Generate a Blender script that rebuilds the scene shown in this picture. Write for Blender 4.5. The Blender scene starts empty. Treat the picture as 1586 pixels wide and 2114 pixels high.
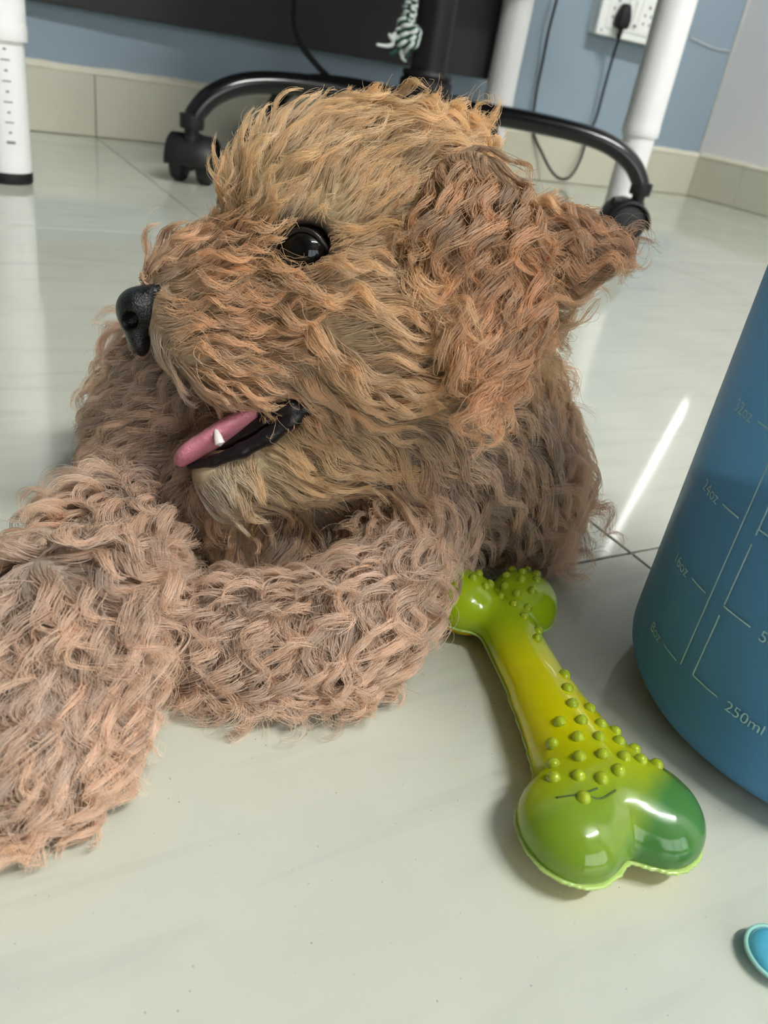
import bpy, bmesh, math, random
import numpy as np
from mathutils import Vector, Matrix, Euler

# ------------------------------------------------------------------ camera, light, exposure
scene = bpy.context.scene
COL = scene.collection
PITCH, ROLL, HEAD, CAM_H, FPX = math.radians(29.33), math.radians(-9.96), math.radians(57.22), 0.187, 1627.0
IW, IH = 1586.0, 2114.0
_h = np.array([math.cos(HEAD), math.sin(HEAD), 0.0])
_r0 = np.array([math.sin(HEAD), -math.cos(HEAD), 0.0])
CF = math.cos(PITCH) * _h - math.sin(PITCH) * np.array([0, 0, 1.0])
_u0 = np.cross(_r0, CF)
CR = math.cos(ROLL) * _r0 - math.sin(ROLL) * _u0
CU = math.cos(ROLL) * _u0 + math.sin(ROLL) * _r0
CO = np.array([0, 0, CAM_H])

cam_data = bpy.data.cameras.new('camera')
cam = bpy.data.objects.new('camera', cam_data)
COL.objects.link(cam)
M = Matrix.Identity(4)
for i in range(3):
    M[i][0], M[i][1], M[i][2], M[i][3] = CR[i], CU[i], -CF[i], CO[i]
cam.matrix_world = M
cam_data.sensor_fit = 'HORIZONTAL'
cam_data.sensor_width = 36.0
cam_data.lens = 36.0 * FPX / IW
cam_data.clip_start = 0.005
cam_data.dof.use_dof = True
cam_data.dof.focus_distance = 0.27
cam_data.dof.aperture_fstop = 24.0
scene.camera = cam

world = bpy.data.worlds.new('world')
scene.world = world
world.use_nodes = True
world.node_tree.nodes['Background'].inputs[0].default_value = (0.8, 0.9, 1.0, 1)
world.node_tree.nodes['Background'].inputs[1].default_value = 0.0

LAMP = (0.85, -1.05, 2.60)          # ceiling tube lamp of the room
LAMP_POWER = 345.0
FILL_WINDOW_GLOW = 3.9                    # glow of the added window, set to fill the puppy's front
vs = scene.view_settings
vs.view_transform = 'Standard'
vs.look = 'None'
vs.exposure = 0.0
vs.gamma = 1.0
vs.use_curve_mapping = False
try:
    scene.cycles.use_denoising = True
    scene.cycles.max_bounces = 5
    scene.cycles.use_adaptive_sampling = True
    scene.cycles.adaptive_threshold = 0.13
    scene.cycles.adaptive_min_samples = 16
    scene.cycles.diffuse_bounces = 3
    scene.cycles.glossy_bounces = 3
    scene.cycles.transmission_bounces = 4
    scene.cycles.caustics_reflective = False
    scene.cycles.caustics_refractive = False
except Exception:
    pass

def lin(r, g, b):
    f = lambda c: (c / 255) / 12.92 if c / 255 <= 0.04045 else ((c / 255 + 0.055) / 1.055) ** 2.4
    return (f(r), f(g), f(b), 1.0)

def cp(px, py, zc):
    """point in the room seen at a pixel, zc metres along the optical axis"""
    return CO + zc * ((px - IW / 2) / FPX * CR - (py - IH / 2) / FPX * CU + CF)

def floor_at(px, py, z=0.0):
    d = (px - IW / 2) / FPX * CR - (py - IH / 2) / FPX * CU + CF
    return CO + d * ((z - CAM_H) / d[2])

def at_y(px, py, Y):
    d = (px - IW / 2) / FPX * CR - (py - IH / 2) / FPX * CU + CF
    return CO + d * (Y / d[1])

# ------------------------------------------------------------------ materials
MATS = {}
def mat(name, col, rough=0.5, metal=0.0, spec=0.5, bump=0.0, bscale=200.0, var=0.0, vscale=20.0, coat=0.0,
        trans=0.0, ior=1.45, sss=0.0, sss_r=(0.01, 0.01, 0.01)):
    if name in MATS:
        return MATS[name]
    m = bpy.data.materials.new(name)
    m.use_nodes = True
    nt = m.node_tree
    b = nt.nodes['Principled BSDF']
    b.inputs['Base Color'].default_value = col
    b.inputs['Roughness'].default_value = rough
    b.inputs['Metallic'].default_value = metal
    b.inputs['Specular IOR Level'].default_value = spec
    b.inputs['Coat Weight'].default_value = coat
    b.inputs['Transmission Weight'].default_value = trans
    b.inputs['IOR'].default_value = ior
    if sss:
        b.inputs['Subsurface Weight'].default_value = sss
        b.inputs['Subsurface Radius'].default_value = sss_r
        b.inputs['Subsurface Scale'].default_value = 1.0
    tc = nt.nodes.new('ShaderNodeTexCoord')
    if var > 0:
        n = nt.nodes.new('ShaderNodeTexNoise')
        n.inputs['Scale'].default_value = vscale
        n.inputs['Detail'].default_value = 5
        nt.links.new(tc.outputs['Object'], n.inputs['Vector'])
        mx = nt.nodes.new('ShaderNodeMix')
        mx.data_type = 'RGBA'
        mx.inputs[6].default_value = tuple(c * (1 - var) for c in col[:3]) + (1,)
        mx.inputs[7].default_value = tuple(min(1, c * (1 + var)) for c in col[:3]) + (1,)
        nt.links.new(n.outputs['Fac'], mx.inputs[0])
        nt.links.new(mx.outputs[2], b.inputs['Base Color'])
    if bump > 0:
        n2 = nt.nodes.new('ShaderNodeTexNoise')
        n2.inputs['Scale'].default_value = bscale
        n2.inputs['Detail'].default_value = 3
        nt.links.new(tc.outputs['Object'], n2.inputs['Vector'])
        bp = nt.nodes.new('ShaderNodeBump')
        bp.inputs['Strength'].default_value = bump
        bp.inputs['Distance'].default_value = 0.002
        nt.links.new(n2.outputs['Fac'], bp.inputs['Height'])
        nt.links.new(bp.outputs['Normal'], b.inputs['Normal'])
    MATS[name] = m
    return m

def tile_material():
    m = bpy.data.materials.new('vitrified_tile')
    m.use_nodes = True
    nt = m.node_tree
    N, L = nt.nodes, nt.links
    b = N['Principled BSDF']
    geo = N.new('ShaderNodeNewGeometry')
    # long faint grey veins that run along the wall
    mp = N.new('ShaderNodeMapping')
    mp.inputs['Scale'].default_value = (9, 75, 20)
    mp.inputs['Rotation'].default_value = (0, 0, 0.05)
    L.new(geo.outputs['Position'], mp.inputs['Vector'])
    n1 = N.new('ShaderNodeTexNoise'); n1.inputs['Scale'].default_value = 1.0; n1.inputs['Detail'].default_value = 6
    n1.inputs['Distortion'].default_value = 0.6
    L.new(mp.outputs['Vector'], n1.inputs['Vector'])
    r1 = N.new('ShaderNodeValToRGB')
    r1.color_ramp.elements[0].position = 0.30; r1.color_ramp.elements[0].color = lin(194, 197, 183)
    r1.color_ramp.elements[1].position = 0.47; r1.color_ramp.elements[1].color = lin(202, 205, 190)
    L.new(n1.outputs['Fac'], r1.inputs['Fac'])
    # blotches
    n2 = N.new('ShaderNodeTexNoise'); n2.inputs['Scale'].default_value = 14; n2.inputs['Detail'].default_value = 4
    L.new(geo.outputs['Position'], n2.inputs['Vector'])
    mx = N.new('ShaderNodeMix'); mx.data_type = 'RGBA'; mx.blend_type = 'MULTIPLY'; mx.inputs[0].default_value = 1
    r2 = N.new('ShaderNodeValToRGB')
    r2.color_ramp.elements[0].position = 0.3; r2.color_ramp.elements[0].color = (0.93, 0.93, 0.93, 1)
    r2.color_ramp.elements[1].position = 0.65; r2.color_ramp.elements[1].color = (1, 1, 1, 1)
    L.new(n2.outputs['Fac'], r2.inputs['Fac'])
    L.new(r1.outputs['Color'], mx.inputs[6]); L.new(r2.outputs['Color'], mx.inputs[7])
    # fine dirt specks
    vo = N.new('ShaderNodeTexVoronoi'); vo.inputs['Scale'].default_value = 330; vo.inputs['Randomness'].default_value = 1
    L.new(geo.outputs['Position'], vo.inputs['Vector'])
    lt = N.new('ShaderNodeMath'); lt.operation = 'LESS_THAN'; lt.inputs[1].default_value = 0.075
    L.new(vo.outputs['Distance'], lt.inputs[0])
    sepc = N.new('ShaderNodeSeparateColor'); L.new(vo.outputs['Color'], sepc.inputs['Color'])
    gt = N.new('ShaderNodeMath'); gt.operation = 'GREATER_THAN'; gt.inputs[1].default_value = 0.6
    L.new(sepc.outputs[0], gt.inputs[0])
    mul = N.new('ShaderNodeMath'); mul.operation = 'MULTIPLY'
    L.new(lt.outputs[0], mul.inputs[0]); L.new(gt.outputs[0], mul.inputs[1])
    mul2 = N.new('ShaderNodeMath'); mul2.operation = 'MULTIPLY'
    L.new(mul.outputs[0], mul2.inputs[0]); L.new(sepc.outputs[1], mul2.inputs[1])
    mx2 = N.new('ShaderNodeMix'); mx2.data_type = 'RGBA'
    L.new(mul2.outputs[0], mx2.inputs[0]); L.new(mx.outputs[2], mx2.inputs[6]); mx2.inputs[7].default_value = lin(120, 117, 108)
    L.new(mx2.outputs[2], b.inputs['Base Color'])
    b.inputs['Roughness'].default_value = 0.1
    b.inputs['Specular IOR Level'].default_value = 0.5
    n3 = N.new('ShaderNodeTexNoise'); n3.inputs['Scale'].default_value = 6; n3.inputs['Detail'].default_value = 2
    L.new(geo.outputs['Position'], n3.inputs['Vector'])
    rr = N.new('ShaderNodeMapRange'); rr.inputs['To Min'].default_value = 0.04; rr.inputs['To Max'].default_value = 0.10
    L.new(n3.outputs['Fac'], rr.inputs['Value']); L.new(rr.outputs['Result'], b.inputs['Roughness'])
    return m
M_TILE = tile_material()
M_GROUT = mat('dark_grout', lin(58, 54, 44), 0.9)
M_BLUE = mat('blue_grey_paint', lin(140, 157, 170), 0.6, bump=0.15, bscale=90, var=0.04, vscale=4)
M_WHITEWALL = mat('pale_wall_paint', lin(234, 231, 232), 0.6, bump=0.1, bscale=90, var=0.03, vscale=4)
M_OLDWALL = mat('taupe_wall_paint', lin(104, 100, 96), 0.7, var=0.04, vscale=4)
M_CEIL = mat('ceiling_paint', lin(150, 150, 148), 0.8, var=0.02)
M_SKIRT = mat('skirting_tile', lin(200, 198, 180), 0.25, var=0.05, vscale=12)
M_MORTAR = mat('skirting_mortar', lin(222, 218, 198), 0.9, bump=0.4, bscale=150, var=0.1, vscale=60)
M_WPLASTIC = mat('white_tube_enamel', lin(238, 238, 238), 0.3)
M_WPLASTIC2 = mat('white_switch_plastic', lin(236, 238, 234), 0.35)
M_BLACKGLOSS = mat('black_gloss_enamel', lin(16, 16, 18), 0.16, spec=0.6)
M_BLACKPL = mat('black_matt_plastic', lin(24, 24, 25), 0.5)
M_BLACKRUB = mat('black_rubber', lin(14, 14, 15), 0.6)
M_DARKFAB = mat('charcoal_mesh_fabric', lin(40, 40, 42), 0.9, bump=0.3, bscale=600)
M_TABLETOP = mat('dark_table_board', lin(58, 50, 44), 0.5, var=0.1)
M_INK = mat('grey_ink', lin(112, 112, 114), 0.7)

# ------------------------------------------------------------------ mesh helpers
def link(o, parent=None):
    COL.objects.link(o)
    if parent is not None:
        o.parent = parent
    return o

def tag(o, label=None, cat=None, group=None, kind=None):
    if label: o['label'] = label
    if cat: o['category'] = cat
    if group: o['group'] = group
    if kind: o['kind'] = kind
    return o

def empty(name, loc=(0, 0, 0), rz=0.0):
    o = bpy.data.objects.new(name, None)
    o.empty_display_size = 0.05
    o.location = loc
    o.rotation_euler = (0, 0, rz)
    return link(o)

def finish(name, bm, m, parent=None, smooth=True, loc=None):
    me = bpy.data.meshes.new(name)
    bm.normal_update()
    bm.to_mesh(me); bm.free()
    if smooth:
        me.polygons.foreach_set('use_smooth', [True] * len(me.polygons))
    me.materials.append(m)
    o = bpy.data.objects.new(name, me)
    if loc is not None:
        o.location = loc
    return link(o, parent)

def pydata(name, v, f, m, parent=None, smooth=True):
    me = bpy.data.meshes.new(name)
    me.from_pydata([tuple(x) for x in v], [], [tuple(x) for x in f])
    if smooth:
        me.polygons.foreach_set('use_smooth', [True] * len(me.polygons))
    me.materials.append(m)
    me.update()
    o = bpy.data.objects.new(name, me)
    return link(o, parent)

def bm_box(bm, lo, hi, bevel=0.0, seg=2, mtx=None):
    lo, hi = Vector(lo), Vector(hi)
    c, s = (lo + hi) / 2, hi - lo
    r = bmesh.ops.create_cube(bm, size=1.0, matrix=Matrix.Translation(c) @ Matrix.Diagonal((s.x, s.y, s.z, 1)))
    vs_ = r['verts']
    if bevel > 0:
        es = list({e for v in vs_ for e in v.link_edges})
        rb = bmesh.ops.bevel(bm, geom=es, offset=bevel, segments=seg, profile=0.5, affect='EDGES')
        vs_ = list({v for f in rb['faces'] for v in f.verts} | {v for v in vs_ if v.is_valid})
    if mtx is not None:
        bmesh.ops.transform(bm, matrix=mtx, verts=[v for v in vs_ if v.is_valid])

def box(name, lo, hi, m, parent=None, bevel=0.0, mtx=None, smooth=False):
    bm = bmesh.new()
    bm_box(bm, lo, hi, bevel, 2, mtx)
    return finish(name, bm, m, parent, smooth)

def lathe(name, prof, m, parent=None, seg=32, centre=(0, 0, 0), axis=None, smooth=True):
    """prof: list of (r, z); closed at both ends when r == 0"""
    v, f = [], []
    n = len(prof)
    for r, z in prof:
        for k in range(seg):
            a = 2 * math.pi * k / seg
            v.append(Vector((r * math.cos(a), r * math.sin(a), z)))
    for i in range(n - 1):
        for k in range(seg):
            k2 = (k + 1) % seg
            f.append((i * seg + k, i * seg + k2, (i + 1) * seg + k2, (i + 1) * seg + k))
    if axis is not None:
        q = Vector((0, 0, 1)).rotation_difference(Vector(axis))
        v = [q @ x for x in v]
    c = Vector(centre)
    v = [x + c for x in v]
    bm = bmesh.new()
    bv = [bm.verts.new(x) for x in v]
    for q in f:
        try: bm.faces.new([bv[i] for i in q])
        except ValueError: pass
    if prof[0][0] > 1e-6: bm.faces.new([bv[k] for k in reversed(range(seg))])
    if prof[-1][0] > 1e-6: bm.faces.new([bv[(n - 1) * seg + k] for k in range(seg)])
    bmesh.ops.remove_doubles(bm, verts=bm.verts, dist=1e-6)
    bmesh.ops.recalc_face_normals(bm, faces=bm.faces)
    o = finish(name, bm, m, parent, smooth)
    if smooth:
        edge_split(o)
    return o

def edge_split(o, ang=38):
    me = o.data
    bm = bmesh.new(); bm.from_mesh(me)
    es = [e for e in bm.edges if len(e.link_faces) == 2 and e.calc_face_angle(0) > math.radians(ang)]
    bmesh.ops.split_edges(bm, edges=es)
    bm.to_mesh(me); bm.free()

def catmull(pts, n=8, closed=False):
    P = [np.array(p, float) for p in pts]
    out = []
    N = len(P)
    rng = range(N if closed else N - 1)
    for i in rng:
        p0 = P[i - 1] if (i > 0 or closed) else P[0]
        p1, p2 = P[i], P[(i + 1) % N]
        p3 = P[(i + 2) % N] if (i + 2 < N or closed) else P[-1]
        for k in range(n):
            t = k / n
            out.append(0.5 * ((2 * p1) + (-p0 + p2) * t + (2 * p0 - 5 * p1 + 4 * p2 - p3) * t * t + (-p0 + 3 * p1 - 3 * p2 + p3) * t ** 3))
    if not closed:
        out.append(P[-1])
    return out

def tube(name, pts, rad, m, parent=None, seg=12, closed=False, flat=1.0):
    """swept tube along points; rad number or list; flat squashes across"""
    P = [Vector(p) for p in pts]
    n = len(P)
    R = rad if hasattr(rad, '__len__') else [rad] * n
    v, f = [], []
    up = None
    for i in range(n):
        if closed:
            t = (P[(i + 1) % n] - P[i - 1]).normalized()
        else:
            t = (P[min(i + 1, n - 1)] - P[max(i - 1, 0)]).normalized()
        if up is None:
            a = Vector((0, 0, 1)) if abs(t.z) < 0.9 else Vector((1, 0, 0))
            up = (a - t * a.dot(t)).normalized()
        else:
            up = (up - t * up.dot(t))
            up.normalize()
        s = t.cross(up)
        for k in range(seg):
            a = 2 * math.pi * k / seg
            v.append(P[i] + R[i] * (math.cos(a) * up * flat + math.sin(a) * s))
    for i in range(n if closed else n - 1):
        j = (i + 1) % n
        for k in range(seg):
            k2 = (k + 1) % seg
            f.append((i * seg + k, i * seg + k2, j * seg + k2, j * seg + k))
    if not closed:
        f.append(tuple(reversed(range(seg))))
        f.append(tuple((n - 1) * seg + k for k in range(seg)))
    bm = bmesh.new()
    bv = [bm.verts.new(x) for x in v]
    for q in f:
        bm.faces.new([bv[i] for i in q])
    bmesh.ops.recalc_face_normals(bm, faces=bm.faces)
    return finish(name, bm, m, parent, True)

# ---- signed distance shapes (numpy) meshed with surface nets
def smin(a, b, k):
    h = np.clip(0.5 + 0.5 * (b - a) / k, 0, 1)
    return b * (1 - h) + a * h - k * h * (1 - h)

def sd_ell(p, c, r, B=None):
    q = p - np.asarray(c, p.dtype)
    if B is not None:
        q = q @ np.asarray(B, p.dtype).T
    r = np.asarray(r, p.dtype)
    k0 = np.sqrt(((q / r) ** 2).sum(-1)) + 1e-9
    k1 = np.sqrt(((q / (r * r)) ** 2).sum(-1)) + 1e-9
    return np.where(k0 < 1e-3, -r.min(), k0 * (k0 - 1) / k1)

def sd_cap(p, a, b, ra, rb):
    a = np.asarray(a, p.dtype); b = np.asarray(b, p.dtype)
    ab = b - a
    t = np.clip(((p - a) @ ab) / (ab @ ab), 0, 1)
    d = p - a - t[..., None] * ab
    return np.sqrt((d * d).sum(-1)) - (ra + (rb - ra) * t)

def surface_nets(fn, lo, hi, step):
    lo, hi = np.asarray(lo, float), np.asarray(hi, float)
    n = np.ceil((hi - lo) / step).astype(int) + 1
    ax = [lo[i] + step * np.arange(n[i]) for i in range(3)]
    V = np.empty(n, np.float32)
    for i in range(n[0]):
        g = np.stack(np.meshgrid([ax[0][i]], ax[1], ax[2], indexing='ij'), -1)[0].astype(np.float32)
        V[i] = fn(g.reshape(-1, 3)).reshape(n[1], n[2])
    S = V < 0
    c = n - 1
    cnt = np.zeros(c, np.int32); acc = np.zeros(tuple(c) + (3,), np.float32)
    off = [(i, j, k) for i in (0, 1) for j in (0, 1) for k in (0, 1)]
    sl = lambda o: tuple(slice(o[d], o[d] + c[d]) for d in range(3))
    for o in off:
        for d in range(3):
            if o[d] == 0:
                o2 = list(o); o2[d] = 1; o2 = tuple(o2)
                a, b = V[sl(o)], V[sl(o2)]
                x = (a < 0) != (b < 0)
                t = np.where(x, a / np.where(a == b, 1, a - b), 0)
                cnt += x
                for e in range(3):
                    acc[..., e] += np.where(x, (o[e] + (t if e == d else 0)), 0)
    act = cnt > 0
    idx = -np.ones(c, np.int64)
    idx[act] = np.arange(act.sum())
    cell = np.argwhere(act)
    verts = lo + step * (cell + acc[act] / cnt[act][:, None])
    faces = []
    for d in range(3):
        e1, e2 = (d + 1) % 3, (d + 2) % 3
        s0 = [slice(None)] * 3; s1 = [slice(None)] * 3
        s0[d] = slice(0, -1); s1[d] = slice(1, None)
        x = S[tuple(s0)] != S[tuple(s1)]
        ii = np.argwhere(x)
        ii = ii[(ii[:, e1] > 0) & (ii[:, e2] > 0) & (ii[:, e1] < n[e1] - 1) & (ii[:, e2] < n[e2] - 1)]
        def cellat(a, b):
            q = ii.copy(); q[:, e1] += a; q[:, e2] += b
            return idx[q[:, 0], q[:, 1], q[:, 2]]
        q = np.stack([cellat(-1, -1), cellat(0, -1), cellat(0, 0), cellat(-1, 0)], 1)
        flip = ~S[ii[:, 0], ii[:, 1], ii[:, 2]]
        q[flip] = q[flip][:, ::-1]
        faces.append(q)
    F = np.concatenate(faces)
    return verts, F

def np_mesh(name, verts, F, m, parent=None):
    me = bpy.data.meshes.new(name)
    me.vertices.add(len(verts)); me.vertices.foreach_set('co', np.asarray(verts, np.float32).ravel())
    me.loops.add(F.size); me.loops.foreach_set('vertex_index', F.astype(np.int32).ravel())
    me.polygons.add(len(F))
    me.polygons.foreach_set('loop_start', np.arange(0, F.size, F.shape[1], dtype=np.int32))
    me.polygons.foreach_set('loop_total', np.full(len(F), F.shape[1], np.int32))
    me.update(calc_edges=True)
    me.validate()
    me.polygons.foreach_set('use_smooth', [True] * len(me.polygons))
    me.materials.append(m)
    o = bpy.data.objects.new(name, me)
    return link(o, parent)

# ------------------------------------------------------------------ the room
X0, X1, YB = -1.75, 1.857, -2.0
def back_y(x):                      # the back wall runs very slightly askew to the tiles
    return 1.565 + (x - 0.185) * 0.0487
CEIL = 2.75

floor = box('floor', (X0, YB, -0.03), (X1, 1.70, -0.0045), M_GROUT)
tag(floor, 'cream vitrified tile floor with thin dark joints', 'floor', kind='structure')
TS, JX, JY, GAP = 0.632, 0.284, 0.216, 0.0016
ix0, ix1 = math.floor((X0 - JX) / TS), math.ceil((X1 - JX) / TS)
iy0, iy1 = math.floor((YB - JY) / TS), math.ceil((1.64 - JY) / TS)
for i in range(ix0, ix1):
    for j in range(iy0, iy1):
        xa, xb = max(JX + i * TS + GAP / 2, X0), min(JX + (i + 1) * TS - GAP / 2, X1)
        ya, yb = max(JY + j * TS + GAP / 2, YB), min(JY + (j + 1) * TS - GAP / 2, 1.69)
        if xb - xa < 0.02 or yb - ya < 0.02: continue
        box('tile', (xa, ya, -0.012), (xb, yb, 0.0), M_TILE, floor, bevel=0.0004)

def wall_slab(name, a, b, h, th, m, label):
    """wall from a to b, room on the left of a->b"""
    a, b = Vector((a[0], a[1], 0)), Vector((b[0], b[1], 0))
    d = (b - a).normalized(); n = Vector((d.y, -d.x, 0))
    v = [a, b, b + n * th, a + n * th]
    v = [Vector((p.x, p.y, -0.03)) for p in v] + [Vector((p.x, p.y, h)) for p in v]
    f = [(0, 1, 5, 4), (1, 2, 6, 5), (2, 3, 7, 6), (3, 0, 4, 7), (3, 2, 1, 0), (4, 5, 6, 7)]
    o = pydata(name, v, f, m, None, False)
    bm = bmesh.new(); bm.from_mesh(o.data); bmesh.ops.recalc_face_normals(bm, faces=bm.faces); bm.to_mesh(o.data); bm.free()
    return tag(o, label, 'wall', kind='structure')
wall_back = wall_slab('wall_back', (X1, back_y(X1)), (X0, back_y(X0)), CEIL, 0.12, M_BLUE, 'blue grey painted wall behind the table')
wall_right = wall_slab('wall_right', (X1, YB), (X1, back_y(X1) + 0.12), CEIL, 0.12, M_WHITEWALL, 'pale lilac grey side wall meeting the blue wall')
wall_left = wall_slab('wall_left', (X0, back_y(X0) + 0.12), (X0, YB), CEIL, 0.12, M_OLDWALL, 'pale wall opposite the side wall')
wall_front = wall_slab('wall_front', (X0 - 0.12, YB), (X1 + 0.12, YB), CEIL, 0.12, M_OLDWALL, 'pale wall facing the blue wall')
ceiling = box('ceiling', (X0 - 0.1, YB - 0.1, CEIL), (X1 + 0.1, 1.75, CEIL + 0.1), M_CEIL)
tag(ceiling, 'plain white painted ceiling', 'ceiling', kind='structure')

# a pale corner bead where the two paints meet, and hairline plaster cracks
tube('corner_bead', [(X1 - 0.002, back_y(X1) - 0.002, 0.1), (X1 - 0.002, back_y(X1) - 0.002, 1.4), (X1 - 0.002, back_y(X1) - 0.002, CEIL)], 0.004, mat('bead_white', lin(232, 230, 226), 0.7), wall_back, 8)
ck = catmull([at_y(1428, 78, back_y(1.6) - 0.001), at_y(1465, 96, back_y(1.7) - 0.001), at_y(1492, 104, back_y(1.75) - 0.001), at_y(1512, 105, back_y(1.83) - 0.001)], 6)
tube('plaster_ridge', ck, 0.0016, mat('ridge_white', lin(205, 208, 210), 0.7), wall_back, 6)

def skirting(name, a, b, m_label, joints, room_n):
    a, b = Vector((a[0], a[1], 0)), Vector((b[0], b[1], 0))
    d = (b - a); Ln = d.length; d.normalize()
    root = empty(name, a)
    tag(root, m_label, 'skirting', kind='structure')
    ang = math.atan2(d.y, d.x)
    mt = Matrix.Translation(a) @ Matrix.Rotation(ang, 4, 'Z')
    cuts = [0.0] + [j for j in joints if 0.01 < j < Ln - 0.01] + [Ln]
    s = room_n
    for c0, c1 in zip(cuts[:-1], cuts[1:]):
        y0, y1 = sorted((0.0, s * 0.011))
        o = box('skirting_tile', (c0 + 0.0006, y0, 0.001), (c1 - 0.0006, y1, 0.097), M_SKIRT, root, bevel=0.001, mtx=Matrix.Rotation(ang, 4, 'Z'))
    y0, y1 = sorted((0.0, s * 0.0125))
    # uneven pale mortar bead along the top
    bm = bmesh.new(); rnd = random.Random(5)
    nseg = int(Ln / 0.03)
    rows = []
    for i in range(nseg + 1):
        t = Ln * i / nseg; e = rnd.uniform(-0.0012, 0.0012)
        rows.append([bm.verts.new(Vector((t, yy, zz))) for yy, zz in ((0, 0.096), (s * 0.0118, 0.096), (s * (0.0122 + e), 0.0995 + e), (s * 0.006, 0.104 + e), (0, 0.107 + e))])
    for r0, r1 in zip(rows[:-1], rows[1:]):
        for k in range(4):
            bm.faces.new((r0[k], r0[k + 1], r1[k + 1], r1[k]))
    bmesh.ops.recalc_face_normals(bm, faces=bm.faces)
    bmesh.ops.transform(bm, matrix=Matrix.Rotation(ang, 4, 'Z'), verts=bm.verts)
    finish('mortar_bead', bm, M_MORTAR, root, True)
    return root
k0 = X0 + 0.001
skirting('baseboard_back', (k0, back_y(k0)), (X1 - 0.0005, back_y(X1)), 'cream tile skirting along the blue grey wall',
         [(JX + i * TS - k0) * 1.0012 for i in range(-4, 4)], -1)
skirting('baseboard_right', (X1, back_y(X1) - 0.012), (X1, YB + 0.01), 'cream tile skirting along the pale side wall',
         [back_y(X1) - 0.012 - (JY + j * TS) for j in range(2, -4, -1)], -1)

# ------------------------------------------------------------------ ceiling tube lamp (the room's light)
def emissive(name, col, strength):
    m = bpy.data.materials.new(name); m.use_nodes = True
    nt = m.node_tree; nt.nodes.remove(nt.nodes['Principled BSDF'])
    e = nt.nodes.new('ShaderNodeEmission'); e.inputs[0].default_value = col; e.inputs[1].default_value = strength
    nt.links.new(e.outputs[0], nt.nodes['Material Output'].inputs[0])
    return m
lamp = empty('tube_lamp', (LAMP[0], LAMP[1], LAMP[2] - 0.05))
tag(lamp, 'long white tube lamp hung below the ceiling', 'lamp')
box('housing', (-0.62, -0.04, 0.06), (0.62, 0.04, 0.12), M_WPLASTIC, lamp, 0.01)
for sx in (-0.5, 0.5):
    tube('hanger', [(sx, 0, 0.115), (sx, 0, 0.16), (sx, 0, CEIL - LAMP[2] + 0.05)], 0.006, M_WPLASTIC, lamp, 8)
for sx in (-1, 1):
    box('end_cap', (sx * 0.605 - 0.012, -0.03, -0.03), (sx * 0.605 + 0.012, 0.03, 0.062), M_WPLASTIC, lamp, 0.004)
tube('glowing_tube', [(-0.59, 0, 0), (0.59, 0, 0)], 0.026, emissive('tube_glow', (1.0, 1.0, 0.97, 1), LAMP_POWER), lamp, 8)

# added window, unseen; inferred from highlights, glow tuned to fill the puppy's front
win = empty('fill_window', (0.35, YB, 0.12))
tag(win, 'added glowing window with white frame, unseen behind the viewer, lighting the front of the puppy', 'window', kind='structure')
M_PANE = emissive('fill_window_pane_glow', (0.93, 0.97, 1.0, 1), FILL_WINDOW_GLOW)
for k in range(3):
    x_ = -0.93 + k * 0.62
    box('pane', (x_ + 0.03, 0.004, 0.04), (x_ + 0.59, 0.010, 1.16), M_PANE, win)
for k in range(4):
    x_ = -0.93 + k * 0.62
    box('window_frame', (x_ - 0.03, 0.0, 0.0), (x_ + 0.03, 0.04, 1.2), M_WPLASTIC, win, 0.004)
for z_ in (0.0, 1.16):
    box('window_frame', (-0.90, 0.0, z_), (0.90, 0.036, z_ + 0.04), M_WPLASTIC, win, 0.004)

# unseen strip lamp by the corner, invented for the streak mirrored in the floor
strip = empty('streak_lamp', (X1, 1.40, 0.52))
tag(strip, 'invented slim strip lamp, unseen on the side wall, for the streak in the floor', 'lamp')
box('strip_housing', (-0.012, -0.012, -0.02), (-0.0005, 0.012, 0.60), M_WPLASTIC, strip, 0.002, Matrix.Rotation(-0.17, 4, 'X'))
box('strip_tube', (-0.019, -0.006, 0.0), (-0.0125, 0.006, 0.58), emissive('streak_glow', (1, 0.98, 0.97, 1), 9.0), strip, 0.0, Matrix.Rotation(-0.17, 4, 'X'))

# ------------------------------------------------------------------ table with telescopic legs
TX0, TX1, TY0, TY1, TZ = 0.04, 1.13, 1.035, 1.585, 0.735
table = empty('work_table', ((TX0 + TX1) / 2, (TY0 + TY1) / 2, 0))
tag(table, 'table on round white telescopic legs standing against the blue grey wall', 'table')
def rel(o, root):
    o.matrix_parent_inverse = Matrix.Translation(-Vector(root.location))
    return o
bm = bmesh.new(); bm_box(bm, (TX0, TY0, TZ - 0.025), (TX1, TY1, TZ), 0.004)
rel(finish('tabletop', bm, M_TABLETOP, table, False), table)
for yy in (TY0 + 0.06, TY1 - 0.06):
    rel(box('rail', (TX0 + 0.05, yy - 0.012, TZ - 0.065), (TX1 - 0.05, yy + 0.012, TZ - 0.024), M_WPLASTIC, table, 0.003), table)
rel(box('modesty_panel', (0.05, 1.538, 0.188), (1.062, 1.553, TZ - 0.026), mat('charcoal_board', lin(50, 50, 50), 0.75, var=0.06), table, 0.002), table)
legs = [(0.097, 1.083, 1), (1.068, 1.083, 0), (1.068, 1.50, 0), (0.097, 1.50, 0)]
SPLIT = 0.178
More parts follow.
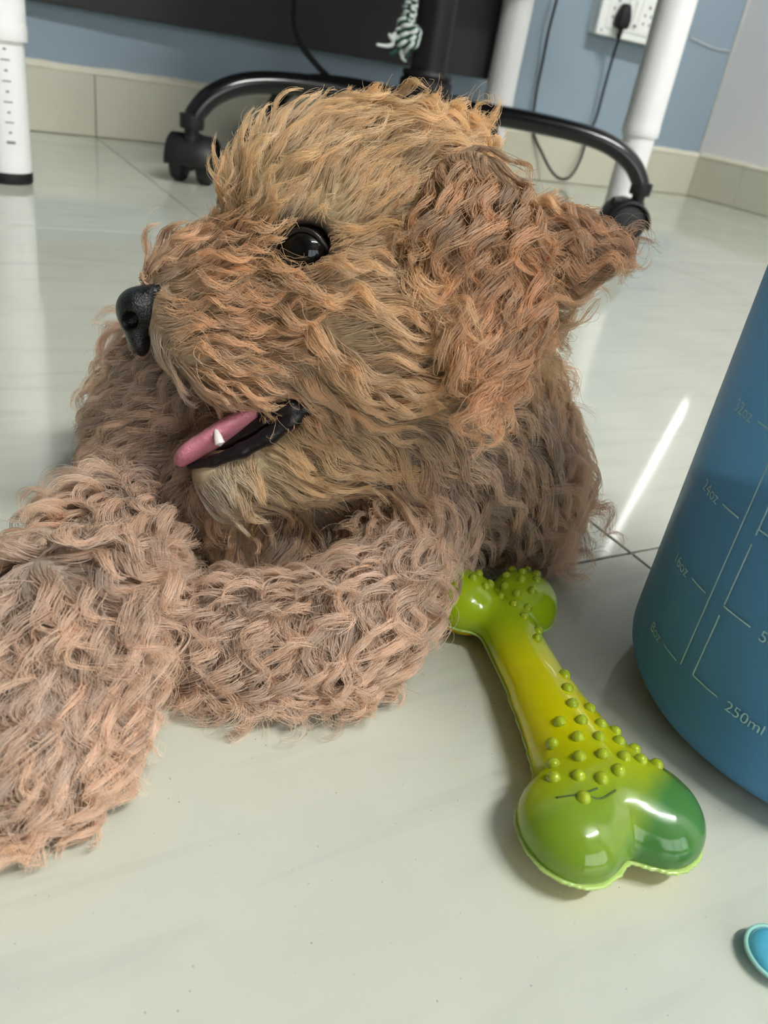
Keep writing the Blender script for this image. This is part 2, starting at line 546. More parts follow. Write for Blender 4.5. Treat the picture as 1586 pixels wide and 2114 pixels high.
for (lx, ly, marks) in legs:
    sp = 0.150
    up = lathe('leg', [(0.0300, sp + 0.012), (0.0300, TZ - 0.025)], M_WPLASTIC, table, 40, (lx, ly, 0)); rel(up, table)
    lo = lathe('lower_leg', [(0.0265, 0.012), (0.0268, 0.05), (0.0265, sp + 0.03)], M_WPLASTIC, up, 40, (lx, ly, 0))
    lathe('collar', [(0.0266, sp - 0.004), (0.0300, sp - 0.004), (0.0307, sp - 0.002), (0.0307, sp + 0.010), (0.0300, sp + 0.014)], M_WPLASTIC, up, 40, (lx, ly, 0))
    lathe('foot_cap', [(0.0, 0.0), (0.0255, 0.0), (0.0272, 0.002), (0.0272, 0.011), (0.0265, 0.0125), (0.0, 0.0125)], M_BLACKRUB, up, 40, (lx, ly, 0))
    for ch in up.children:
        pass
    if marks:
        # printed height scale: dashes and dots down the side that faces the camera
        a0 = math.atan2(-ly, -lx) + 0.22
        zs = [0.1485 - 0.0103 * q for q in range(11)]
        for q, z in enumerate(zs):
            pass
            wdt = 0.0046 if q % 2 == 0 else 0.0016
            hgt = 0.0012 if q % 2 == 0 else 0.0019
            if q in (0, 10): wdt, hgt = 0.0046, 0.0028
            v, f = [], []
            ns = 5
            for s_ in range(ns):
                a = a0 + (s_ / (ns - 1) - 0.5) * 2 * wdt / 0.0268
                for zz in (z - hgt / 2, z + hgt / 2):
                    v.append((lx + 0.02705 * math.cos(a), ly + 0.02705 * math.sin(a), zz))
            for s_ in range(ns - 1):
                f.append((2 * s_, 2 * s_ + 2, 2 * s_ + 3, 2 * s_ + 1))
            pydata('scale_mark', v, f, M_INK, up, True)

# ------------------------------------------------------------------ office chair
HUB = Vector((0.693, 1.168, 0))
chair = empty('office_chair', HUB)
tag(chair, 'black office chair on a five arm steel base with twin castors', 'chair')
def make_castor(parent, pos, yaw):
    """twin wheel castor, pos = stem foot on the floor"""
    T = Matrix.Translation(pos) @ Matrix.Rotation(yaw, 4, 'Z')
    c = bpy.data.objects.new('castor', None); link(c, parent)
    c.empty_display_size = 0.02
    c.matrix_local = T
    # wheels with the axle along local x
    for sx in (-1, 1):
        r = 0.0285
        w = lathe('wheel', [(0.0, -0.010), (r - 0.006, -0.010), (r - 0.002, -0.0085), (r, -0.005), (r, 0.005), (r - 0.002, 0.0085), (r - 0.006, 0.010), (0.006, 0.011), (0.0, 0.011)], M_BLACKPL, c, 32, (0, 0, 0), (sx, 0, 0))
        w.location = (sx * 0.0185, 0.012, r)
    # hood between and over the wheels
    bm = bmesh.new()
    ns = 18; prof = []
    rr = 0.0318
    rings = []
    for xx, sc in ((-0.031, 0.93), (-0.029, 1.0), (-0.0085, 1.02), (-0.0085, 1.02), (0.0085, 1.02), (0.029, 1.0), (0.031, 0.93)):
        ring = []
        for k in range(ns + 1):
            a = math.radians(-8 + 196 * k / ns)
            ring.append(bm.verts.new((xx, 0.012 - rr * sc * math.cos(a), 0.0285 + rr * sc * math.sin(a))))
        rings.append(ring)
    for r0, r1 in zip(rings[:-1], rings[1:]):
        for k in range(ns):
            bm.faces.new((r0[k], r0[k + 1], r1[k + 1], r1[k]))
    bmesh.ops.recalc_face_normals(bm, faces=bm.faces)
    h = finish('hood', bm, M_BLACKPL, c, True)
    sol = h.modifiers.new('thickness', 'SOLIDIFY'); sol.thickness = 0.0022; sol.offset = 1
    box('fork', (-0.007, -0.012, 0.018), (0.007, 0.040, 0.062), M_BLACKPL, c, 0.004)
    lathe('stem', [(0.0, 0.055), (0.010, 0.055), (0.010, 0.070), (0.0065, 0.072), (0.0065, 0.09), (0.0, 0.09)], M_BLACKPL, c, 20)
    return c
arm_angles = [180 + 72 * k for k in range(5)]
castor_yaw = [1.0, 0.4, 0.15, -0.6, 1.4]
castor_yaw = {0: math.radians(-32), 1: math.radians(80), 2: math.radians(62), 3: math.radians(20), 4: math.radians(120)}
for k, ad in enumerate(arm_angles):
    a = math.radians(ad)
    d = Vector((math.cos(a), math.sin(a), 0))
    path = [d * r + Vector((0, 0, z)) for r, z in ((0.02, 0.137), (0.10, 0.143), (0.18, 0.143), (0.25, 0.139), (0.295, 0.130), (0.330, 0.112), (0.350, 0.090), (0.354, 0.080))]
    P = catmull(path, 5)
    arm = tube('base_arm', P, [0.019 - 0.003 * i / len(P) for i in range(len(P))], M_BLACKGLOSS, chair, 16, flat=0.8)
    lathe('arm_socket', [(0.0, 0.070), (0.0155, 0.070), (0.0165, 0.073), (0.0165, 0.088), (0.0, 0.090)], M_BLACKPL, arm, 20, d * 0.355)
    cst = make_castor(chair, d * 0.355, castor_yaw[k])
lathe('hub', [(0.0, 0.105), (0.045, 0.105), (0.052, 0.115), (0.052, 0.150), (0.046, 0.158), (0.040, 0.160), (0.040, 0.172), (0.034, 0.176), (0.0, 0.176)], M_BLACKPL, chair, 36)
lathe('gas_lift', [(0.0, 0.17), (0.027, 0.17), (0.027, 0.30), (0.024, 0.302), (0.016, 0.304), (0.016, 0.40), (0.0, 0.40)], M_BLACKPL, chair, 32)
lathe('bellows_ring', [(0.0, 0.176), (0.036, 0.176), (0.038, 0.18), (0.036, 0.185), (0.0, 0.186)], M_BLACKPL, chair, 32)
box('seat_plate', (-0.10, -0.09, 0.39), (0.10, 0.09, 0.425), M_BLACKPL, chair, 0.008)
bm = bmesh.new(); bm_box(bm, (-0.27, -0.26, 0.42), (0.27, 0.24, 0.50), 0.035, 4)
finish('seat', bm, M_DARKFAB, chair, True)
bm = bmesh.new(); bm_box(bm, (-0.22, -0.28, 0.60), (0.22, -0.235, 1.02), 0.02, 3)
finish('backrest', bm, M_DARKFAB, chair, True)
tube('back_bar', catmull([(0, -0.02, 0.405), (0, -0.2, 0.40), (0, -0.29, 0.46), (0, -0.295, 0.64)], 6), 0.014, M_BLACKGLOSS, chair, 12)

# ------------------------------------------------------------------ switchboard, plug and cords
SB_Y = back_y(1.45)
sb = empty('switchboard', (1.45, SB_Y, 0.315))
tag(sb, 'white surface mounted switchboard with sockets on the blue grey wall', 'switchboard')
def SBox(name, lo, hi, m, parent, bevel=0.0):
    return box(name, lo, hi, m, parent, bevel)
D = 0.043
SBox('back_box', (-0.094, -D + 0.010, 0.0), (0.126, 0.0, 0.092), M_WPLASTIC2, sb, 0.003)
SBox('cover_frame', (-0.100, -D, -0.003), (0.132, -D + 0.012, 0.095), M_WPLASTIC2, sb, 0.004)
M_SLOT = mat('socket_slot', lin(30, 30, 30), 0.8)
mods = [(-0.082, -0.034), (-0.0325, -0.0125), (-0.011, 0.009), (0.0105, 0.0585), (0.060, 0.118)]
for i, (xa, xb) in enumerate(mods):
    pl = SBox('module_plate', (xa, -D - 0.003, 0.012), (xb, -D + 0.004, 0.082), M_WPLASTIC2, sb, 0.0012)
    if i in (0, 3):
        xm = (xa + xb) / 2
        for hx, hz, hr in ((0, 0.066, 0.0030), (-0.0095, 0.050, 0.0024), (0.0095, 0.050, 0.0024), (-0.0095, 0.034, 0.0024), (0.0095, 0.034, 0.0024)):
            lathe('socket_hole', [(0.0, -0.0006), (hr, -0.0006), (hr, 0.0006), (0.0, 0.0006)], M_SLOT, pl, 14, (xm + hx, -D - 0.0031, hz), (0, 1, 0))
    elif i in (1, 2):
        SBox('rocker', (xa + 0.003, -D - 0.0065, 0.02), (xb - 0.003, -D - 0.002, 0.074), M_WPLASTIC2, pl, 0.0025)
        SBox('rocker_mark', ((xa + xb) / 2 - 0.004, -D - 0.0068, 0.0235), ((xa + xb) / 2 + 0.004, -D - 0.0062, 0.0285), M_SLOT, pl, 0)
for hx in (-0.088, 0.126):
    lathe('screw', [(0.0, -0.0008), (0.0024, -0.0008), (0.0024, 0.0008), (0.0, 0.0008)], mat('steel', lin(150, 150, 150), 0.3, 1.0), sb, 14, (hx, -D - 0.0003, 0.0062), (0, 1, 0))

PYp = SB_Y - D - 0.006
pc = at_y(1290, 36, PYp - 0.015)
plug = empty('power_plug', tuple(pc))
tag(plug, 'black moulded power plug and its cord hanging in a loop from the switchboard', 'power cord')
bm = bmesh.new()
secs = [(-0.021, 0.013, 0.012), (-0.015, 0.0165, 0.014), (-0.004, 0.0175, 0.015), (0.008, 0.0145, 0.014), (0.018, 0.0105, 0.012), (0.025, 0.0065, 0.009)]
rings = []
for z, rx, ry in secs:
    ring = []
    for k in range(20):
        a = 2 * math.pi * k / 20
        ca, sa = math.cos(a), math.sin(a)
        ring.append(bm.verts.new((rx * math.copysign(abs(ca) ** 0.7, ca), 0.004 + ry * math.copysign(abs(sa) ** 0.7, sa), z)))
    rings.append(ring)
for r0, r1 in zip(rings[:-1], rings[1:]):
    for k in range(20):
        bm.faces.new((r0[k], r0[(k + 1) % 20], r1[(k + 1) % 20], r1[k]))
bm.faces.new(list(reversed(rings[0]))); bm.faces.new(rings[-1])
bmesh.ops.recalc_face_normals(bm, faces=bm.faces)
finish('plug_body', bm, M_BLACKRUB, plug, True)
tube('strain_relief', [Vector((0, 0.002, -0.018)), Vector((-0.001, 0.002, -0.03)), Vector((-0.003, 0.002, -0.04))], [0.0062, 0.0052, 0.004], M_BLACKRUB, plug, 12)
cordY = SB_Y - 0.035
cpts = [at_y(1285, 62, cordY - 0.02), at_y(1268, 110, cordY), at_y(1248, 180, cordY + 0.01), at_y(1232, 240, cordY + 0.015), at_y(1213, 285, cordY + 0.015),
        at_y(1198, 330, cordY - 0.01), at_y(1180, 362, cordY - 0.02), at_y(1160, 370, cordY - 0.025), at_y(1140, 355, cordY - 0.02), at_y(1120, 318, cordY),
        at_y(1101, 270, cordY + 0.01), at_y(1106, 200, cordY + 0.01), at_y(1122, 120, cordY + 0.01), at_y(1134, 60, cordY), at_y(1152, -10, cordY), at_y(1176, -120, cordY), (1.20, 1.545, 0.58), (1.165, 1.50, 0.70), (1.14, 1.45, 0.752), (1.08, 1.42, 0.742), (1.00, 1.40, 0.742)]
co = tube('cord', catmull([Vector(q) - Vector(pc) for q in cpts], 6), 0.0031, M_BLACKRUB, plug, 10)

_ct = at_y(611, -300, 1.44)
c2 = [(_ct[0], 1.44, 0.70), (_ct[0], 1.44, 0.62), at_y(611, -300, 1.44), at_y(610, -60, 1.44), at_y(609, 0, 1.44), at_y(608, 50, 1.43), at_y(622, 92, 1.42), at_y(652, 132, 1.41), at_y(686, 166, 1.40), at_y(730, 205, 1.39), at_y(790, 262, 1.36), tuple(floor_at(850, 345, 0.005))]
cable = tube('computer_cable', catmull(c2, 6), 0.0050, M_BLACKRUB, None, 10)
tag(cable, 'thick black cable hanging in a curve behind the chair base', 'cable')

# ------------------------------------------------------------------ braided rope with a knot, hanging under the chair seat
M_ROPEW = mat('rope_white_yarn', lin(205, 212, 208), 0.9, bump=0.6, bscale=900)
M_ROPEG = mat('rope_green_yarn', lin(24, 62, 54), 0.9, bump=0.6, bscale=900)
RY = 1.08
rope = empty('braided_rope', tuple(at_y(850, 60, RY)))
tag(rope, 'green and white braided rope with a frayed knot hanging under the chair', 'rope')
RO = Vector(rope.location)
def rp(px, py, dy=0.0):
    return Vector(at_y(px, py, RY + dy)) - RO
axis = catmull([rp(860, -260), rp(857, -120), rp(852, -40), rp(849, 0), rp(845, 30), rp(840, 45)], 24)
nst = 8
for s_ in range(nst):
    pts = []
    for i, q in enumerate(axis):
        a = i * 0.42 * (1 if s_ % 2 == 0 else -1) + 2 * math.pi * s_ / nst
        rr = 0.0068 + 0.0012 * math.cos(a * 4 + s_)
        pts.append(Vector(q) + Vector((math.cos(a) * rr, math.sin(a) * rr, 0)))
    tube('strand', pts, 0.0031, M_ROPEW if s_ % 4 in (0, 1) else M_ROPEG, rope, 6)
# knot: turns of the rope wrapped about the end
for t_ in range(3):
    cpt = rp(846 - 4 * t_, 56 + 13 * t_)
    tilt = Matrix.Rotation(0.35 - 0.25 * t_, 3, 'Y') @ Matrix.Rotation(0.4, 3, 'X')
    base = [cpt + tilt @ Vector((0.0125 * math.cos(a), 0.0115 * math.sin(a), 0)) for a in np.linspace(0, 2 * math.pi, 60, endpoint=False)]
    for s_ in range(4):
        pts = []
        for i, q in enumerate(base):
            a = i * 0.42 + math.pi / 2 * s_
            c = (q - cpt).normalized()
            up_ = tilt @ Vector((0, 0, 1))
            pts.append(q + 0.0042 * (math.cos(a) * c + math.sin(a) * up_))
        tube('knot_strand', pts, 0.0030, (M_ROPEW, M_ROPEG)[s_ % 2], rope, 6, closed=True)
tails = [([(835, 92), (815, 72), (812, 90), (800, 95), (778, 92)], 1), ([(838, 90), (828, 100), (830, 115), (832, 124)], 1), ([(842, 92), (845, 105), (838, 122)], 0),
         ([(825, 88), (810, 80), (803, 70)], 1), ([(830, 92), (818, 105), (805, 112)], 0), ([(845, 88), (855, 92), (846, 100), (836, 108)], 1), ([(838, 95), (836, 110), (836, 128)], 1)]
for ti, (tp, wh) in enumerate(tails):
    P = catmull([rp(x, y, -0.004 * (ti % 3)) for x, y in tp], 6)
    tube('frayed_end', P, [0.0042 * (1 - 0.6 * i / len(P)) for i in range(len(P))], M_ROPEW if wh else M_ROPEG, rope, 8)

# ------------------------------------------------------------------ soft rubber bone toy
def bone_material():
    m = bpy.data.materials.new('translucent_green_rubber'); m.use_nodes = True
    nt = m.node_tree; N, L = nt.nodes, nt.links
    b = N['Principled BSDF']
    tc = N.new('ShaderNodeTexCoord')
    sep = N.new('ShaderNodeSeparateXYZ'); L.new(tc.outputs['Object'], sep.inputs[0])
    mr = N.new('ShaderNodeMapRange'); mr.inputs['From Min'].default_value = -0.02; mr.inputs['From Max'].default_value = BL + 0.02
    L.new(sep.outputs['Y'], mr.inputs['Value'])
    rp_ = N.new('ShaderNodeValToRGB'); cr = rp_.color_ramp
    cr.elements[0].position = 0.0; cr.elements[0].color = lin(128, 164, 52)
    cr.elements[1].position = 1.0; cr.elements[1].color = lin(150, 190, 20)
    for pos, c in ((0.13, (140, 172, 40)), (0.24, (206, 214, 12)), (0.34, (236, 230, 4)), (0.55, (236, 232, 14)), (0.72, (176, 206, 16)), (0.86, (186, 216, 30))):
        e = cr.elements.new(pos); e.color = lin(*c)
    L.new(mr.outputs['Result'], rp_.inputs['Fac'])
    # the right hand lobe is dyed a darker green
    n = N.new('ShaderNodeTexNoise'); n.inputs['Scale'].default_value = 60; n.inputs['Detail'].default_value = 3
    L.new(tc.outputs['Object'], n.inputs['Vector'])
    ad = N.new('ShaderNodeMath'); ad.operation = 'MULTIPLY_ADD'; ad.inputs[1].default_value = 0.012; L.new(n.outputs['Fac'], ad.inputs[0]); L.new(sep.outputs['X'], ad.inputs[2])
    sb_ = N.new('ShaderNodeMath'); sb_.operation = 'MULTIPLY_ADD'; sb_.inputs[1].default_value = -1.0; L.new(sep.outputs['Y'], sb_.inputs[0]); L.new(ad.outputs[0], sb_.inputs[2])
    m2 = N.new('ShaderNodeMapRange'); m2.inputs['From Min'].default_value = 0.010; m2.inputs['From Max'].default_value = 0.020
    L.new(sb_.outputs[0], m2.inputs['Value'])
    mx = N.new('ShaderNodeMix'); mx.data_type = 'RGBA'; L.new(m2.outputs['Result'], mx.inputs[0]); L.new(rp_.outputs['Color'], mx.inputs[6]); mx.inputs[7].default_value = lin(80, 138, 66)
    # underside half is moulded in yellow rubber
    m3 = N.new('ShaderNodeMapRange'); m3.inputs['From Min'].default_value = 0.0085; m3.inputs['From Max'].default_value = 0.0075
    L.new(sep.outputs['Z'], m3.inputs['Value'])
    mx2 = N.new('ShaderNodeMix'); mx2.data_type = 'RGBA'; L.new(m3.outputs['Result'], mx2.inputs[0]); L.new(mx.outputs[2], mx2.inputs[6]); mx2.inputs[7].default_value = lin(250, 232, 4)
    L.new(mx2.outputs[2], b.inputs['Base Color'])
    b.inputs['Roughness'].default_value = 0.14
    b.inputs['Coat Weight'].default_value = 0.5
    b.inputs['Coat Roughness'].default_value = 0.06
    tr = N.new('ShaderNodeBsdfTranslucent'); L.new(mx2.outputs[2], tr.inputs['Color'])
    ms = N.new('ShaderNodeMixShader'); ms.inputs[0].default_value = 0.3
    L.new(b.outputs[0], ms.inputs[1]); L.new(tr.outputs[0], ms.inputs[2])
    L.new(ms.outputs[0], N['Material Output'].inputs[0])
    return m
_b0 = floor_at(1262, 1705, 0.010); _b1 = floor_at(1016, 1248, 0.010)
_bd = (_b1 - _b0)[:2]; BL = float(np.linalg.norm(_bd)); BANG = math.atan2(_bd[1], _bd[0]) - math.pi / 2
M_BONE = bone_material()
bone = empty('bone_toy', (_b0[0], _b0[1], 0), BANG)
tag(bone, 'translucent yellow green rubber bone with raised nubs lying on the floor', 'dog toy')
BZ = 0.0118
def bone_sd(p, infl=0.0):
    q = p.copy(); q[:, 2] = (q[:, 2] - BZ) * 1.28
    d = sd_cap(q, (0, 0.014, 0), (0, BL - 0.014, 0), 0.0110, 0.0105)
    d = smin(d, sd_cap(q, (0.001, 0.009, 0), (0, 0.046, 0), 0.0185, 0.008), 0.010)
    lobes = []
    for (x, y, r) in ((-0.0130, 0.000, 0.0150), (0.0130, 0.001, 0.0145), (-0.0125, BL + 0.000, 0.0135), (0.0125, BL - 0.001, 0.0135)):
        l = sd_ell(q, (x, y, 0), (r, r * 1.12, 0.0150))
        lobes.append(l)
    d = smin(d, smin(lobes[0], lobes[1], 0.0012), 0.006)
    d = smin(d, smin(lobes[2], lobes[3], 0.0012), 0.006)
    return d - infl
vb, fb = surface_nets(lambda p: np.maximum(bone_sd(p), 0.0004 - p[:, 2]), (-0.045, -0.03, -0.004), (0.045, BL + 0.03, 0.032), 0.0013)
np_mesh('bone_body', vb, fb, M_BONE, bone)
# thin ragged seam flange round the middle
def flange(p):
    a = np.sin(p[:, 0] * 2100) * np.sin(p[:, 1] * 1900 + 1.3) * 0.0006
    near = np.clip((0.01 - p[:, 1]) / 0.02, 0, 1)
    return np.maximum(bone_sd(np.stack([p[:, 0], p[:, 1], np.full(len(p), BZ, np.float32)], 1)) - 0.0004 - near * (0.0005 + a * .7), np.abs(p[:, 2] - 0.0085) - 0.00055)
vf, ff = surface_nets(flange, (-0.045, -0.03, 0.006), (0.045, BL + 0.03, 0.011), 0.0009)
np_mesh('seam', vf, ff, mat('seam_rubber', lin(168, 196, 104), 0.25, coat=0.3), bone)
nub_me = None
def bone_top(x, y):
    z = np.linspace(0.03, BZ, 120).astype(np.float32)
    p = np.stack([np.full(120, x, np.float32), np.full(120, y, np.float32), z], 1)
    d = bone_sd(p); i = int(np.argmax(d < 0)); return float(z[i])
nubs = []
for (X, Y) in [(-.0200, .006), (-.0130, .004), (-.0235, .0135), (-.0165, .0125), (-.0090, .0110), (-.0020, .0095), (.0050, .0080), (.0115, .0075),
               (-.0130, .0205), (-.0055, .0190), (.0015, .0175), (.0085, .0160), (.0150, .0150), (-.0075, .0275), (-.0005, .0260), (.0065, .0245), (.0120, .0230),
               (.0005, .0345), (.0070, .0330), (.0030, .0430), (.0065, .0515), (.0180, .0070), (-.0065, .0015), (-.0150, -.0035), (.0000, .0030)]:
    nubs.append((X * .87, Y * .95 + .003, 0.0024))
for (X, Y) in [(x_ + .005, y_) for x_, y_ in [(-.0010, -.036), (.0030, -.029), (-.0010, -.022), (.0035, -.0155), (-.0030, -.0145), (-.0060, -.0075), (.0010, -.008), (.0075, -.0085), (-.0130, -.005),
               (-.0090, -.0005), (-.0020, -.0012), (.0050, -.0016), (.0120, -.0022), (-.0060, .0055), (.0010, .0050), (.0080, .0045), (.0150, .0040), (-.0020, .0105), (.0060, .0100), (.0130, .0090), (-.0130, .0045), (-.0180, -.0010)]]:
    nubs.append((X * .87, BL + Y * .9, 0.0021))
for (X, Y, r) in nubs:
    zt = bone_top(X, Y)
    if zt > 0.028: continue
    if nub_me is None:
        bm = bmesh.new(); bmesh.ops.create_uvsphere(bm, u_segments=10, v_segments=6, radius=1.0)
        o = finish('nub', bm, M_BONE, bone, True); nub_me = o.data
    else:
        o = bpy.data.objects.new('nub', nub_me); link(o, bone)
    o.location = (X, Y, zt - 0.0002); o.scale = (r * 0.9, r * 0.9, r * 0.95)
MATS['nub'] = mat('nub_rubber', lin(190, 210, 40), 0.08, coat=0.6, trans=0.35, ior=1.3)
nub_me.materials.clear(); nub_me.materials.append(MATS['nub'])
# chewed mark on the near end
for pts in ([(-.020, .0015), (-.014, .0008), (-.008, .0018)], [(-.012, .0005), (-.0085, -.0012), (-.003, .0006)], [(.017, .008), (.0195, .004), (.021, .001)]):
    P = [(x, y, bone_top(x, y) + 0.0001) for x, y in pts]
    tube('bite_mark', catmull(P, 5), 0.0003, mat('bite_dark', lin(60, 84, 20), 0.5), bone, 6)

# small pale blue rubber toy at the picture edge
bt = floor_at(1606, 1968, 0.004)
blue = empty('blue_toy', (bt[0], bt[1], 0), -0.5)
tag(blue, 'small pale blue translucent rubber piece beside the bottle at the picture edge', 'dog toy')
def blue_sd(p):
    q = p.copy(); q[:, 2] = (q[:, 2] - 0.0035) * 1.6
    d = sd_ell(q, (0, 0, 0), (0.0072, 0.0072, 0.0056))
    d = smin(d, sd_ell(q, (0.014, 0.0, 0), (0.0105, 0.0085, 0.0056)), 0.004)
    return np.maximum(d, 0.0003 - p[:, 2])
v_, f_ = surface_nets(blue_sd, (-.012, -.012, -.001), (.03, .012, .012), .0007)
np_mesh('toy_body', v_, f_, mat('blue_gel', lin(90, 185, 215), 0.15, coat=0.4, var=0.25, vscale=300), blue)
rimp = [(0.0078 * math.cos(a), 0.0078 * math.sin(a), 0.0035) for a in np.linspace(math.pi * 0.25, math.pi * 1.75, 24)]
tube('rim', rimp, 0.0006, mat('blue_gel_rim', lin(160, 215, 205), 0.2), blue, 6)

# ------------------------------------------------------------------ frosted blue water bottle
BX, BY, BR, BRC = 0.2696, 0.106, 0.070, 0.0200
bottle = empty('water_bottle', (BX, BY, 0))
tag(bottle, 'large frosted blue plastic water bottle with printed measuring scale', 'bottle')
def bottle_mat():
    m = bpy.data.materials.new('frosted_blue_plastic'); m.use_nodes = True
    nt = m.node_tree; b = nt.nodes['Principled BSDF']
    b.inputs['Base Color'].default_value = lin(116, 182, 238)
    b.inputs['Roughness'].default_value = 0.32
    b.inputs['Transmission Weight'].default_value = 0.40
    b.inputs['IOR'].default_value = 1.12
    return m
prof = [(0.0, 0.004), (0.035, 0.003), (BR - BRC, 0.0)]
prof += [(BR - BRC + BRC * math.sin(a), BRC - BRC * math.cos(a)) for a in np.linspace(0.15, math.pi / 2, 10)]
prof += [(BR, 0.10), (BR, 0.16), (BR, 0.205)]
prof += [(BR - 0.035 + 0.035 * math.cos(a), 0.205 + 0.04 * math.sin(a)) for a in np.linspace(0.2, math.pi / 2 - 0.05, 8)]
prof += [(0.030, 0.246), (0.028, 0.250), (0.028, 0.262), (0.0, 0.262)]
lathe('bottle_body', prof, bottle_mat(), bottle, 96)
WZ = 0.064
lathe('water', [(0.0, 0.005), (BR - BRC, 0.003)] + [(BR - BRC + (BRC - .002) * math.sin(a), BRC - (BRC - .002) * math.cos(a)) for a in np.linspace(0.15, math.pi / 2, 8)] + [(BR - 0.002, WZ), (0.0, WZ)],
      mat('blue_tinted_water', lin(60, 165, 255), 0.25), bottle, 72)
lathe('lid', [(0.0, 0.246), (0.034, 0.246), (0.036, 0.249), (0.036, 0.274), (0.033, 0.279), (0.0, 0.279)], mat('lid_blue', lin(60, 110, 150), 0.4), bottle, 48)
tube('carry_loop', catmull([(0.034, 0, 0.262), (0.06, 0, 0.275), (0.07, 0, 0.30), (0.045, 0, 0.315), (0.0, 0, 0.318), (-0.045, 0, 0.312), (-0.06, 0, 0.29), (-0.034, 0, 0.264)], 6), 0.006, mat('loop_blue', lin(60, 110, 150), 0.5), bottle, 10, flat=0.5)
def cyl_at(px, py):
    d = (px - IW / 2) / FPX * CR - (py - IH / 2) / FPX * CU + CF
    o = CO - np.array([BX, BY, 0])
    R = BR
    A = d[0] ** 2 + d[1] ** 2; B = o[0] * d[0] + o[1] * d[1]; C = o[0] ** 2 + o[1] ** 2 - R * R
    disc = B * B - A * C
    t = (-B - math.sqrt(max(disc, 0))) / A
    P = o + t * d
    return math.atan2(P[1], P[0]) % (2 * math.pi), P[2]
def bott_r(z):
    if z >= BRC: return BR
    return BR - BRC + math.sqrt(max(BRC ** 2 - (BRC - z) ** 2, 0))
M_PRINT = mat('pale_print', lin(178, 218, 230), 0.6)
def cyl_line(name, a, b, w=0.00055, parent=None):
    (t0, z0), (t1, z1) = a, b
    n = 10; v, f = [], []
    L_ = math.hypot((t1 - t0) * BR, z1 - z0)
    nx, nz = -(z1 - z0) / L_, (t1 - t0) * BR / L_
    for i in range(n + 1):
        s = i / n
        for e in (-1, 1):
            t = t0 + (t1 - t0) * s + e * w / 2 * nx / BR; z = z0 + (z1 - z0) * s + e * w / 2 * nz
            r = bott_r(z) + 0.0003
            v.append((r * math.cos(t), r * math.sin(t), z))
    for i in range(n):
        f.append((2 * i, 2 * i + 1, 2 * i + 3, 2 * i + 2))
    return pydata(name, v, f, M_PRINT, bottle, True)
tA0, zA0 = cyl_at(1407, 1371); tA1, zA1 = cyl_at(1568, 995)
tB0, zB0 = cyl_at(1432, 1393); tB1, zB1 = cyl_at(1586, 1043)
cyl_line('scale_line', (tA0, zA0), (tA0, 0.19))
for z0, z1 in ((zB0, zB0 + 0.024), (zB0 + 0.028, zB0 + 0.05), (zB0 + 0.053, 0.19)):
    cyl_line('scale_line', (tB0, z0), (tB0, z1))
STEP = cyl_at(1455, 1251)[1] - cyl_at(1397, 1391)[1]
STEP = max(0.012, min(STEP, 0.03))
def cyl_text(name, body, t0, z0, size, align='LEFT'):
    cu = bpy.data.curves.new(name, 'FONT'); cu.body = body; cu.size = size; cu.align_x = align; cu.offset = 0.0
    o = bpy.data.objects.new(name, cu); COL.objects.link(o)
    bpy.context.view_layer.update()
    me = bpy.data.meshes.new_from_object(o.evaluated_get(bpy.context.evaluated_depsgraph_get()))
    bpy.data.objects.remove(o)
    bm = bmesh.new(); bm.from_mesh(me)
    for v in bm.verts:
        t = t0 + v.co.x / BR; z = z0 + v.co.y
        r = bott_r(z) + 0.0003
        v.co = (r * math.cos(t), r * math.sin(t), z)
    bm.to_mesh(me); bm.free()
    me.materials.clear(); me.materials.append(M_PRINT)
    ob = bpy.data.objects.new(name, me); link(ob, bottle); return ob
tx = cyl_at(1482, 1439)[0]
tl = cyl_at(1364, 1352)[0]
for k, (ml, oz) in enumerate((('250ml', '8oz'), ('500ml', '16oz'), ('750ml', '24oz'), ('1000ml', '32oz'), ('1250ml', '40oz'), ('1500ml', '48oz'))):
    z = zB0 + k * STEP
    cyl_line('scale_tick', (tB0, z), (tx, z))
    cyl_line('scale_tick', (tl, z - 0.001), (tA0 - 0.03, z - 0.001))
    cyl_text('print', ml, tx + 0.045, z - 0.0020, 0.0053)
    cyl_text('print', oz, tl - 0.04, z - 0.003, 0.0056, 'RIGHT')
# ------------------------------------------------------------------ the puppy
CB = np.stack([CR, CU, -CF])                     # picture right, picture up, towards the viewer
def rot2(deg):
    a = math.radians(deg); c, s = math.cos(a), math.sin(a)
    return np.stack([c * CR + s * CU, -s * CR + c * CU, -CF])
TAN = (220, 189, 148); CROWN = (224, 193, 146); RUST = (186, 146, 106); RUST2 = (164, 126, 94); PINK = (200, 174, 152); MUZ = (202, 167, 130); GOLD = (214, 186, 140)
PR = []
def E_(c, r, fl, lift, ln, amp, wl, col, rot=0.0, k=0.012, body=True, dens=1.0):
    PR.append(dict(t='e', c=np.asarray(c), r=r, B=rot2(rot), fl=fl, lift=lift, ln=ln, amp=amp, wl=wl, col=col, k=k, dens=dens))
def C_(a, b, ra, rb, fl, lift, ln, amp, wl, col, k=0.012, dens=1.0):
    PR.append(dict(t='c', a=np.asarray(a), b=np.asarray(b), ra=ra, rb=rb, fl=fl, lift=lift, ln=ln, amp=amp, wl=wl, col=col, k=k, dens=dens))
